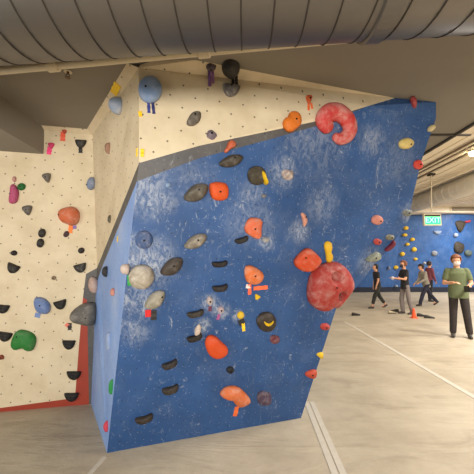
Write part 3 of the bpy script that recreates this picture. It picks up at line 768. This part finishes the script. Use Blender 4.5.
for s_ in (3, 7, 11):
    q_ = (q1 - q0).normalized() * s_
    bm = bmesh.new(); box(bm, (q_.x - .03, q_.y - .02, q_.z + .35), (q_.x + .03, q_.y + .02, HC - .031 - q0.z)); link('hanger', bm, M_duct2, far_duct)
# sprinkler pipe behind the near duct
M_pipe = plain((196, 180, 148), .5, 0, .05, 8, 'painted_pipe')
a0 = on_y(0, 71.5, 1.62); a1 = on_y(245, 53, 1.62); dz = a1 - a0
a0.z = a1.z = (a0.z + a1.z) / 2
def fix(u, v, z): return on_z(u, v, z)
pz = 2.64
p0 = fix(0, 71, pz); p1 = fix(240, 48.5, pz); d = (p1 - p0).normalized()
t = thing('sprinkler_pipe', 'cream painted sprinkler pipe running just behind the near duct', 'pipe', p0 - d * 1.0)
bm = bmesh.new(); L = (p1 - p0).length + 2.6; sweep(bm, [V((0, 0, 0)), d * L], .021, 16); link('pipe', bm, M_pipe, t, True)
for (u, v) in ((54, 67), (204, 52)):
    s = (fix(u, v, pz) - t.location).dot(d)
    bm = bmesh.new(); sweep(bm, [d * (s - .035), d * (s - .028), d * (s + .028), d * (s + .035)], [.024, .032, .032, .024], 16)
    sweep(bm, [d * s, d * s + V((0, 0, CEIL - pz - .001))], .012, 10)
    link('coupling', bm, M_pipe, t)
# sprinkler head under the ceiling
sp_ = on_z(68, 71, CEIL)
t = thing('fire_sprinkler', 'small brass fire sprinkler hanging from the tan ceiling', 'sprinkler', sp_)
Mb = plain((96, 74, 50), .4, .7, .1, 30, 'old_brass')
bm = bmesh.new(); bmesh.ops.create_cone(bm, cap_ends=True, segments=16, radius1=.03, radius2=.022, depth=.008)
for v in bm.verts: v.co.z -= .004
link('escutcheon', bm, M_pipe, t)
bm = bmesh.new(); sweep(bm, [V((0, 0, 0)), V((0, 0, -.025))], .009, 10)
for s in (-1, 1): sweep(bm, [V((.007 * s, 0, -.02)), V((.017 * s, 0, -.035)), V((.004 * s, 0, -.052))], .003, 6)
link('frame', bm, Mb, t)
bm = bmesh.new(); bmesh.ops.create_cone(bm, cap_ends=True, segments=14, radius1=.02, radius2=.02, depth=.003)
for v in bm.verts: v.co.z -= .054
link('deflector', bm, Mb, t)

# conduits along the high ceiling
M_cond = plain((112, 96, 78), .6, 0, .1, 6, 'dark_conduit')
for i, (x, r) in enumerate([(6.5, .03), (6.72, .022), (7.05, .026)]):
    bm = bmesh.new(); sweep(bm, [V((0, 3, 0)), V((0, 17.6, 0))], r, 10)
    o = link('ceiling_conduit', bm, M_cond, None, True); o.location = (x, 0, HC - .03 - r)
    tag(o, ['leftmost and thickest of three dark conduits along the high ceiling', 'thin middle one of three dark conduits along the high ceiling',
            'rightmost of three dark conduits along the high ceiling'][i], 'pipe', 'conduits along the high ceiling')
bm = bmesh.new(); box(bm, (8.05, 2, HC - .14), (8.22, 17.6, HC - .03)); tag(link('ceiling_beam', bm, M_ceil2), 'long beige beam along the high ceiling beside the pale duct', 'beam')
t = thing('air_handler', 'beige box bulkhead with a louvred vent above the far wall', 'bulkhead', (12, FY - 1.0, 4.64))
bm = bmesh.new(); box(bm, (-2.6, -.1, 0), (9, 1.3, .36)); link('casing', bm, M_ceil2, t)
bm = bmesh.new(); box(bm, (.3, -.14, .05), (1.9, -.1, .31))
link('vent_frame', bm, plain((214, 200, 172), .6), t)
bm = bmesh.new()
for k in range(6): box(bm, (.4, -.16, .075 + k * .037), (1.8, -.14, .095 + k * .037))
link('louvre', bm, M_cond, t)

# exit sign on its stem
HL = HC - .03
st = on_z(428.5, 174, HL); ey = st.y
ctr = on_y(432, 219.8, ey); sc = ey / F
t = thing('exit_sign', 'green lit exit sign hanging on a stem from the high ceiling', 'sign', (ctr.x, ey, ctr.z))
W2, H2 = 8.8 * sc, 6.0 * sc
M_sign = plain((214, 204, 182), .5, 0, .04)
bm = bmesh.new(); box(bm, (-W2, -.04, -H2), (W2, .04, H2)); h = link('housing', bm, M_sign, t)
bm = bmesh.new(); box(bm, (-W2 * .86, -.048, -H2 * .78), (W2 * .88, -.04, H2 * .52)); link('lit_panel', bm, emit((40, 205, 130), 1.1, 'green_lit_panel'), t)
bm = bmesh.new(); box(bm, (-W2 * .86, -.05, H2 * .58), (W2 * .88, -.04, H2 * .82)); link('dark_slot', bm, M_dark, t)
cu = bpy.data.curves.new('lettering', 'FONT'); cu.body = 'EXIT'; cu.size = H2 * 1.25; cu.align_x = 'CENTER'; cu.align_y = 'CENTER'; cu.extrude = .003
tmp = bpy.data.objects.new('tmp', cu); C.objects.link(tmp); bpy.context.view_layer.update()
me = bpy.data.meshes.new_from_object(tmp.evaluated_get(bpy.context.evaluated_depsgraph_get())); bpy.data.objects.remove(tmp)
me.materials.clear(); me.materials.append(emit((150, 240, 190), 1.6, 'lit_letters'))
lo_ = bpy.data.objects.new('lettering', me); C.objects.link(lo_); lo_.parent = t; lo_.rotation_euler = (PI / 2, 0, 0); lo_.location = (0, -.053, -H2 * .12)
bm = bmesh.new(); sweep(bm, [V((0, 0, H2)), V((st.x - ctr.x + .1, 0, HL - ctr.z - .02))], .022, 10); link('stem', bm, M_sign, t)
bm = bmesh.new(); box(bm, (st.x - ctr.x - .0, -.1, HL - ctr.z - .06), (st.x - ctr.x + .2, .1, HL - ctr.z)); link('canopy', bm, M_dark, t)
t.rotation_euler = (0, math.radians(-3), 0)
t.rotation_euler = (0, 0, 0)

# hanging lamp at the right
lp = on_z(473, 150, HC - .03)
t = thing('ceiling_lamp', 'glowing round lamp under the high ceiling at the right edge', 'lamp', (lp.x, lp.y, HC - .03))
bm = bmesh.new(); bmesh.ops.create_cone(bm, cap_ends=True, segments=20, radius1=.12, radius2=.1, depth=.06)
for v in bm.verts: v.co.z -= .03
link('housing', bm, M_sign, t)
bm = bmesh.new(); bmesh.ops.create_uvsphere(bm, u_segments=20, v_segments=12, radius=.11)
for v in bm.verts: v.co.z = v.co.z * .7 - .1
link('globe', bm, emit((255, 236, 190), 22, 'lamp_glass'), t, True)

# ------------------------------------------------------------------ small things on the far floor
def ground(u, v): return on_z(u, v, 0)
def shoe(u, v, rz, col, sole, label, L=.27):
    p = ground(u, v); t = thing('shoe', label, 'shoe', p, rz, 'shoes left on the mats')
    bm = bmesh.new(); secs = [(-.5, .032, .035, .085), (-.38, .038, .045, .1), (-.15, .036, .05, .09), (.1, .042, .045, .066), (.32, .046, .035, .05), (.46, .034, .03, .04), (.5, .016, .028, .034)]
    rings = []
    for (x, w, zc, zt) in secs:
        rings.append([bm.verts.new((x * L, w * math.cos(a), .018 + max(0, (zt - .018) * (.5 + .5 * math.sin(a))))) for a in [2 * PI * k / 12 for k in range(12)]])
    for r0, r1 in zip(rings, rings[1:]):
        for k in range(12): bm.faces.new((r0[k], r0[(k + 1) % 12], r1[(k + 1) % 12], r1[k]))
    bm.faces.new(rings[0][::-1]); bm.faces.new(rings[-1]); bmesh.ops.recalc_face_normals(bm, faces=bm.faces)
    link('upper', bm, plain(col, .7), t, True)
    bm = bmesh.new(); o = [(x * L * 1.02, w * 1.06) for x, w, _, _ in secs]; o = o + [(x, -w) for x, w in o[::-1]]
    a = [bm.verts.new((x, y, 0)) for x, y in o]; b = [bm.verts.new((x, y, .022)) for x, y in o]
    bm.faces.new(a); bm.faces.new(b[::-1])
    for k in range(len(o)): bm.faces.new((a[k], b[k], b[(k + 1) % len(o)], a[(k + 1) % len(o)]))
    bmesh.ops.recalc_face_normals(bm, faces=bm.faces)
    link('sole', bm, plain(sole, .6), t); return t
shoe(392, 313.5, .3, (186, 170, 140), (60, 52, 46), 'pale tan shoe lying on the floor left of the boy')
shoe(394.5, 311.6, 2.6, (70, 64, 54), (40, 36, 34), 'dark shoe lying just behind the pale tan one')
shoe(356, 315.5, .2, (50, 42, 38), (30, 28, 28), 'dark brown shoe lying alone near the big blue wall')
shoe(422, 316.5, -.25, (46, 46, 44), (70, 64, 56), 'dark shoe left beside the orange cone, nearer the cone')
shoe(429.5, 318.3, -.3, (52, 52, 48), (70, 64, 56), 'dark shoe right of its twin beside the orange cone')
cp_ = ground(414, 318)
t = thing('small_cone', 'small orange marker cone standing behind the dark shoes', 'cone', cp_)
Mo = plain((232, 84, 36), .5, 0, .05, 20, 'orange_plastic')
bm = bmesh.new(); box(bm, (-.085, -.085, 0), (.085, .085, .02)); bmesh.ops.bevel(bm, geom=bm.edges, offset=.005, segments=1, affect='EDGES'); link('base', bm, Mo, t)
bm = bmesh.new(); bmesh.ops.create_cone(bm, cap_ends=True, segments=20, radius1=.066, radius2=.026, depth=.26)
for v in bm.verts: v.co.z += .15
link('body', bm, Mo, t)

# ------------------------------------------------------------------ people
SKIN = (206, 150, 116)
def capsule(bm, a, b, ra, rb, seg=12):
    n = 4; d = (b - a)
    if d.length < 1e-5: d = V((0, 0, 1e-4))
    dn = d.normalized(); pts = []; rr = []
    for k in range(n, 0, -1):
        t = k / n * PI / 2 * .97; pts.append(a - dn * ra * math.sin(t)); rr.append(ra * math.cos(t))
    pts += [a, a + d * .5, b]; rr += [ra, (ra + rb) / 2, rb]
    for k in range(1, n + 1):
        t = k / n * PI / 2 * .97; pts.append(b + dn * rb * math.sin(t)); rr.append(rb * math.cos(t))
    sweep(bm, pts, rr, seg)
def ellipsoid(bm, c, rx, ry, rz, ax=None):
    r = bmesh.ops.create_uvsphere(bm, u_segments=20, v_segments=14, radius=1)
    for v in r['verts']:
        q = V((v.co.x * rx, v.co.y * ry, v.co.z * rz))
        if ax: q = ax @ q
        v.co = c + q
def loft(bm, secs, seg=20):
    rings = []
    for (c, rx, ry) in secs:
        rings.append([bm.verts.new(c + V((rx * math.cos(a), ry * math.sin(a), 0))) for a in [2 * PI * k / seg for k in range(seg)]])
    for r0, r1 in zip(rings, rings[1:]):
        for k in range(seg): bm.faces.new((r0[k], r0[(k + 1) % seg], r1[(k + 1) % seg], r1[k]))
    bm.faces.new(rings[0][::-1]); bm.faces.new(rings[-1])
def fuse(name, bm, m, parent, voxel=.01, smooth=4):
    bmesh.ops.recalc_face_normals(bm, faces=bm.faces)
    o = link(name, bm, m, parent)
    md = o.modifiers.new('r', 'REMESH'); md.mode = 'VOXEL'; md.voxel_size = voxel; md.use_smooth_shade = True
    ms = o.modifiers.new('s', 'SMOOTH'); ms.factor = .5; ms.iterations = smooth
    bpy.context.view_layer.update()
    me = bpy.data.meshes.new_from_object(o.evaluated_get(bpy.context.evaluated_depsgraph_get()))
    o.modifiers.clear(); o.data = me
    if not me.materials: me.materials.append(m)
    for p in me.polygons: p.use_smooth = True
    return o
def person(loc, face, Ht, label, arms, legs, shirt, trousers, hair, shoe_c, lean=0.0, sleeve=1.0, mask=None, long_hair=False,
           crop=1.0, cap=None, head_pitch=0.0, build=1.0, group='people in the hall', voxel=.011, skin=SKIN, grip=0):
    """x = forward, y = to the person's left. arms/legs: dict L/R of joint targets, at a 1.75 m scale"""
    S = Ht / 1.75; k = build
    t = thing('person', label, 'person', loc, face, group); t.scale = (S, S, S)
    legj = {}
    for s, sd in ((1, 'L'), (-1, 'R')):
        hp, kb, out = legs[sd]
        hip = V((0, .09 * s, 0)); th = math.radians(hp); sh = math.radians(hp - kb)
        knee = hip + V((math.sin(th) * .44, out * s * .5, -math.cos(th) * .44))
        ank = knee + V((math.sin(sh) * .42, out * s * .5, -math.cos(sh) * .42))
        legj[sd] = (hip, knee, ank)
    zlow = min(a[2].z for a in legj.values()); pz_ = .085 - zlow
    def liftp(p): return p + V((0, 0, pz_))
    legj = {q: tuple(liftp(p) for p in a) for q, a in legj.items()}
    L_ = math.radians(lean)
    def tor(h, y=0, fwd=0): return V((math.sin(L_) * h + math.cos(L_) * fwd, y, pz_ + math.cos(L_) * h - math.sin(L_) * fwd))
    shl = {'L': tor(.505, .152 * k), 'R': tor(.505, -.152 * k)}
    neck = tor(.6, 0, -.005); hc = tor(.6, 0, .01) + V((math.sin(L_) * .1 + .012, 0, .125))
    armj = {}
    for s, sd in ((1, 'L'), (-1, 'R')):
        e, w = arms[sd]; sh_ = shl[sd]
        ed = V(e).normalized() * .29; wd_ = V(w).normalized() * .25
        armj[sd] = (sh_, sh_ + ed, sh_ + ed + wd_, V(w).normalized())
    ms = plain(skin, .55, 0, .05, 20, 'skin')
    # ---- body
    bm = bmesh.new()
    loft(bm, [(tor(-.06), .1, .15 * k), (tor(.05), .105, .155 * k), (tor(.18), .09, .13 * k), (tor(.32), .1, .145 * k), (tor(.45), .105, .165 * k), (tor(.53), .08, .13 * k), (tor(.57), .055, .075)])
    capsule(bm, tor(.53), neck + V((.01, 0, .06)), .06, .054)
    Rh = Matrix.Rotation(math.radians(head_pitch), 3, 'Y')
    def hd(x, y, z): return hc + Rh @ V((x, y, z))
    ellipsoid(bm, hd(-.005, 0, .02), .096, .076, .105, Rh); ellipsoid(bm, hd(.018, 0, -.05), .07, .056, .068, Rh)
    capsule(bm, hd(.088, 0, .005), hd(.108, 0, -.022), .009, .014)          # nose
    capsule(bm, hd(.075, -.022, -.06), hd(.075, .022, -.06), .012, .012)    # lips
    for s in (-1, 1):
        ellipsoid(bm, hd(-.005, .078 * s, -.005), .018, .009, .032, Rh)
        capsule(bm, hd(.08, .015 * s, .03), hd(.074, .05 * s, .03), .009, .008)
    for s, sd in ((1, 'L'), (-1, 'R')):
        a, b, c, wd_ = armj[sd]
        capsule(bm, a, b, .056 * k, .042); capsule(bm, b, c, .042, .027)
        side = V((0, 0, 1)) if abs(wd_.z) < .7 else V((1, 0, 0))
        ac = wd_.cross(V((0, 0, 1)) if abs(wd_.z) < .9 else V((1, 0, 0))).normalized()   # across the palm
        nn = ac.cross(wd_).normalized()
        palm = c + wd_ * .045
        for o_ in (-.022, 0, .022): capsule(bm, c + ac * o_ * .6, palm + ac * o_ + wd_ * .035, .017, .014, 8)
        curl = -1
        for fi, (o_, ln) in enumerate(((-.03, .062), (-.01, .074), (.01, .07), (.03, .055))):
            r0 = palm + wd_ * .035 + ac * o_; r1 = r0 + wd_ * ln * .5 + nn * curl * ln * .15; r2 = r1 + wd_ * ln * .3 + nn * curl * ln * .42
            capsule(bm, r0, r1, .0095, .009, 8); capsule(bm, r1, r2, .009, .0078, 8)
        th0 = c + wd_ * .02 - ac * s * .028; th1 = th0 + wd_ * .035 - ac * s * .025 + nn * curl * .01
        capsule(bm, th0, th1, .012, .0105, 8); capsule(bm, th1, th1 + wd_ * .03 + nn * curl * .008, .0105, .009, 8)
        h_, kn, an = legj[sd]
        capsule(bm, h_, kn, .082 * k, .056); capsule(bm, kn, an, .056, .036)
        capsule(bm, an + V((-.02, 0, -.045)), an + V((.14, .01 * s, -.055)), .034, .026)
    fuse('body', bm, ms, t, voxel, 3)
    # ---- shirt
    bm = bmesh.new(); g = .014
    loft(bm, [(tor(-.1), .114 + g, .16 * k + g), (tor(-.05), .114 + g, .16 * k + g), (tor(.05), .108 + g, .158 * k + g), (tor(.18), .1 + g, .145 * k + g), (tor(.32), .106 + g, .155 * k + g), (tor(.45), .108 + g, .172 * k + g), (tor(.53), .08 + g, .135 * k + g), (tor(.57), .055 + g, .085 + g)])
    for s, sd in ((1, 'L'), (-1, 'R')):
        a, b, c, _ = armj[sd]
        if sleeve <= 1: capsule(bm, a + V((0, 0, -.004)), a + (b - a) * (.6 * sleeve), .056 * k + g * .75, .052 * k + g * .8)
        else: capsule(bm, a, b, .056 * k + g, .044 + g); capsule(bm, b, c - (c - b) * .08, .044 + g, .03 + g)
    fuse('shirt', bm, plain(shirt, .85, 0, .1, 9, 'cloth'), t, voxel, 6)
    # ---- trousers
    bm = bmesh.new()
    loft(bm, [(tor(-.1), .1 + g, .15 * k + g), (tor(-.02), .108 + g * .6, .158 * k + g * .6), (tor(.04), .1 + g * .6, .15 * k + g * .6)])
    for sd in ('L', 'R'):
        h_, kn, an = legj[sd]
        capsule(bm, h_, kn, .08 * k + g * .6, .063 + g); e2 = kn + (an - kn) * (crop * .93)
        capsule(bm, kn, e2, .063 + g, .048 + g * 1.2)
    fuse('trousers', bm, plain(trousers, .85, 0, .12, 7, 'cloth'), t, voxel, 3)
    # ---- hair
    bm = bmesh.new(); ellipsoid(bm, hd(-.016, 0, .038), .101, .086, .1, Rh)
    for v in list(bm.verts):
        q = Rh.inverted() @ (v.co - hc)
        if (q.x > .02 and q.z < .05 + (q.x - .02) * .5) or q.z < -.055: pass
    kill = [v for v in bm.verts if (lambda q: (q.x > .028 and q.z < .07) or q.z < -.05)(Rh.inverted() @ (v.co - hc))]
    bmesh.ops.delete(bm, geom=kill, context='VERTS')
    ho = link('hair', bm, plain(hair, .7, 0, .25, 60, 'hair'), t, True)
    sd_ = ho.modifiers.new('thick', 'SOLIDIFY'); sd_.thickness = .02; sd_.offset = 1
    if long_hair:
        bm = bmesh.new(); capsule(bm, hd(-.09, 0, .03), hd(-.115, 0, -.15), .035, .018); fuse('ponytail', bm, plain(hair, .7, 0, .25, 60, 'hair'), t, .01, 2)
    if cap:
        bm = bmesh.new(); ellipsoid(bm, hd(-.01, 0, .06), .112, .094, .09, Rh)
        bmesh.ops.delete(bm, geom=[v for v in bm.verts if (Rh.inverted() @ (v.co - hc)).z < .05], context='VERTS')
        o_ = link('cap', bm, plain(cap, .8), t, True); z_ = o_.modifiers.new('thick', 'SOLIDIFY'); z_.thickness = .008; z_.offset = 1
    # ---- eyes
    for s in (-1, 1):
        bm = bmesh.new(); ellipsoid(bm, hd(.083, .031 * s, .012), .009, .012, .007, Rh)
        link('eye', bm, plain((40, 28, 22), .2, 0, .02), t, True)
    if mask:
        bm = bmesh.new(); ellipsoid(bm, hd(.03, 0, -.043), .088, .068, .06, Rh)
        bmesh.ops.delete(bm, geom=[v for v in bm.verts if (Rh.inverted() @ (v.co - hc)).x < .035], context='VERTS')
        o_ = link('face_mask', bm, plain(mask, .8, 0, .04), t, True); z_ = o_.modifiers.new('thick', 'SOLIDIFY'); z_.thickness = .005; z_.offset = 1
    # ---- shoes
    for s, sd in ((1, 'L'), (-1, 'R')):
        an = legj[sd][2]; hp, kb, _ = legs[sd]; pit = math.radians(max(0, kb - hp - 6)) * .8
        R_ = Matrix.Rotation(pit, 3, 'Y')
        bm = bmesh.new()
        capsule(bm, an + R_ @ V((-.035, 0, -.035)), an + R_ @ V((.06, 0, -.04)), .045, .043); capsule(bm, an + R_ @ V((.06, 0, -.04)), an + R_ @ V((.155, .006 * s, -.052)), .042, .032)
        bmin = [v for v in bm.verts]
        for v in bmin:
            q = R_.inverted() @ (v.co - an)
            if q.z < -.085: q.z = -.085; v.co = an + R_ @ q
        fuse('shoe', bm, plain(shoe_c, .6, 0, .05), t, .009, 2)
    return t, armj, S

# man in the green T-shirt, facing the camera, looking at his hands
mp_ = ground(461.5, 337); fc = math.atan2(-mp_.y, -mp_.x) + .1
man, aj, S = person(mp_, fc, 1.71, 'man in olive green v-neck t-shirt and white mask looking at his hands',
    {'L': ((.12, .26, -1), (.85, -.28, -.12)), 'R': ((.1, -.3, -1), (.72, .6, .08))}, {'L': (2, 2, .06), 'R': (3, 3, .06)},
    (98, 107, 74), (50, 42, 40), (122, 74, 46), (66, 60, 56), mask=(214, 196, 188), head_pitch=10, build=1.12, voxel=.009)
p = man.matrix_basis @ aj['L'][2]
t = thing('phone', 'black phone held by the man in the olive t-shirt', 'phone', man.matrix_basis @ (aj['L'][2] + aj['L'][3] * .1 + V((.035, -.02, -.05))), fc - .5)
bm = bmesh.new(); box(bm, (-.075, -.05, -.008), (.075, .05, .008)); bmesh.ops.bevel(bm, geom=bm.edges, offset=.006, segments=2, affect='EDGES')
link('case', bm, plain((34, 34, 38), .4), t)
bm = bmesh.new(); box(bm, (-.068, -.045, .008), (.068, .045, .0095)); link('screen', bm, plain((16, 18, 22), .1), t)
t.rotation_euler = (.25, .95, fc)
# boy with the black T-shirt facing left
bp = ground(406.5, 314.0)
boy, bj, S2 = person(bp, PI + .12, 1.66, 'boy in black t-shirt and grey trousers facing left with raised hands',
    {'L': ((.35, .12, -1), (1, -.15, .12)), 'R': ((.3, -.12, -1), (1, .15, .18))}, {'L': (-6, 6, .02), 'R': (10, 14, .02)},
    (30, 28, 32), (122, 112, 108), (120, 72, 44), (60, 50, 48), mask=(46, 46, 54), build=.9)
t = thing('chalk_ball', 'small white chalk ball in the hands of the boy in black', 'chalk ball', boy.matrix_basis @ ((bj['L'][2] + bj['R'][2]) / 2 + V((.1, 0, .0))))
bm = bmesh.new(); bmesh.ops.create_icosphere(bm, subdivisions=3, radius=.055)
for v in bm.verts: v.co *= 1 + .15 * noise.noise(v.co * 30)
link('pouch', bm, plain((206, 198, 204), .9), t, True)
# walking woman in dark clothes
wp = ground(378.5, 308)
person(wp, PI + .15, 1.62, 'walking woman in black t-shirt and cropped dark trousers, leftmost figure',
    {'L': ((.1, .1, -1), (.45, .05, -1)), 'R': ((-.1, -.15, -1), (.2, -.05, -1))}, {'L': (27, 8, .02), 'R': (-17, 20, .02)},
    (32, 28, 32), (44, 44, 40), (34, 26, 24), (54, 46, 42), long_hair=True, crop=.72, build=.86, lean=4)
# walker in grey top and navy trousers
gp = ground(427.5, 305.5)
person(gp, PI + .1, 1.68, 'striding walker in grey long sleeved top, dark cap and navy trousers',
    {'L': ((.25, .12, -1), (.9, -.1, -.45)), 'R': ((.15, -.12, -1), (.8, .1, -.6))}, {'L': (34, 12, .02), 'R': (-29, 14, .02)},
    (140, 132, 120), (32, 32, 50), (46, 34, 30), (44, 32, 30), cap=(30, 28, 36), build=.95, lean=14, sleeve=2)
# second one behind in maroon
rp = ground(430.5, 301.5)
person(rp, .15, 1.7, 'standing person in maroon jacket and black trousers behind the grey topped walker',
    {'L': ((.15, .2, -1), (.5, -.2, -.9)), 'R': ((.05, -.2, -1), (.3, -.05, -1))}, {'L': (8, 4, .05), 'R': (-7, 5, .05)},
    (120, 60, 72), (30, 30, 38), (52, 40, 36), (40, 30, 30), build=1.0, lean=4, sleeve=2)

# ------------------------------------------------------------------ light
W = bpy.data.worlds.new('world'); bpy.context.scene.world = W; W.use_nodes = True
W.node_tree.nodes['Background'].inputs[0].default_value = (1.0, .97, .93, 1)
W.node_tree.nodes['Background'].inputs[1].default_value = .5
def area(x, y, z, sx_, sy_, power, target=None, col=(1, .965, .9)):
    l = bpy.data.lights.new('light', 'AREA'); l.shape = 'RECTANGLE'; l.size = sx_; l.size_y = sy_; l.energy = power; l.color = col
    o = bpy.data.objects.new('area_light', l); C.objects.link(o); o.location = (x, y, z)
    if target: o.rotation_euler = (V(target) - V((x, y, z))).to_track_quat('-Z', 'Y').to_euler()
    return o
area(-.2, -1.5, 1.4, 1.8, .5, 108, (0, 2.5, 1.75))  # added key light behind the camera, stands for no known lamp
area(-3.2, -.3, 1.45, 1.2, .6, 34, (-1.2, 2.9, 1.7))  # added light from the left to brighten the side of the prow
for (x, y) in ((5, 2.0), (10, 6), (14.5, 12), (7, 4.5), (13, 15)):
    area(x, y, HC - .1, 1.2, 1.2, 300)
sc = bpy.context.scene
sc.view_settings.view_transform = 'Standard'; sc.view_settings.look = 'None'; sc.view_settings.gamma = 1
sc.view_settings.exposure = 0.5
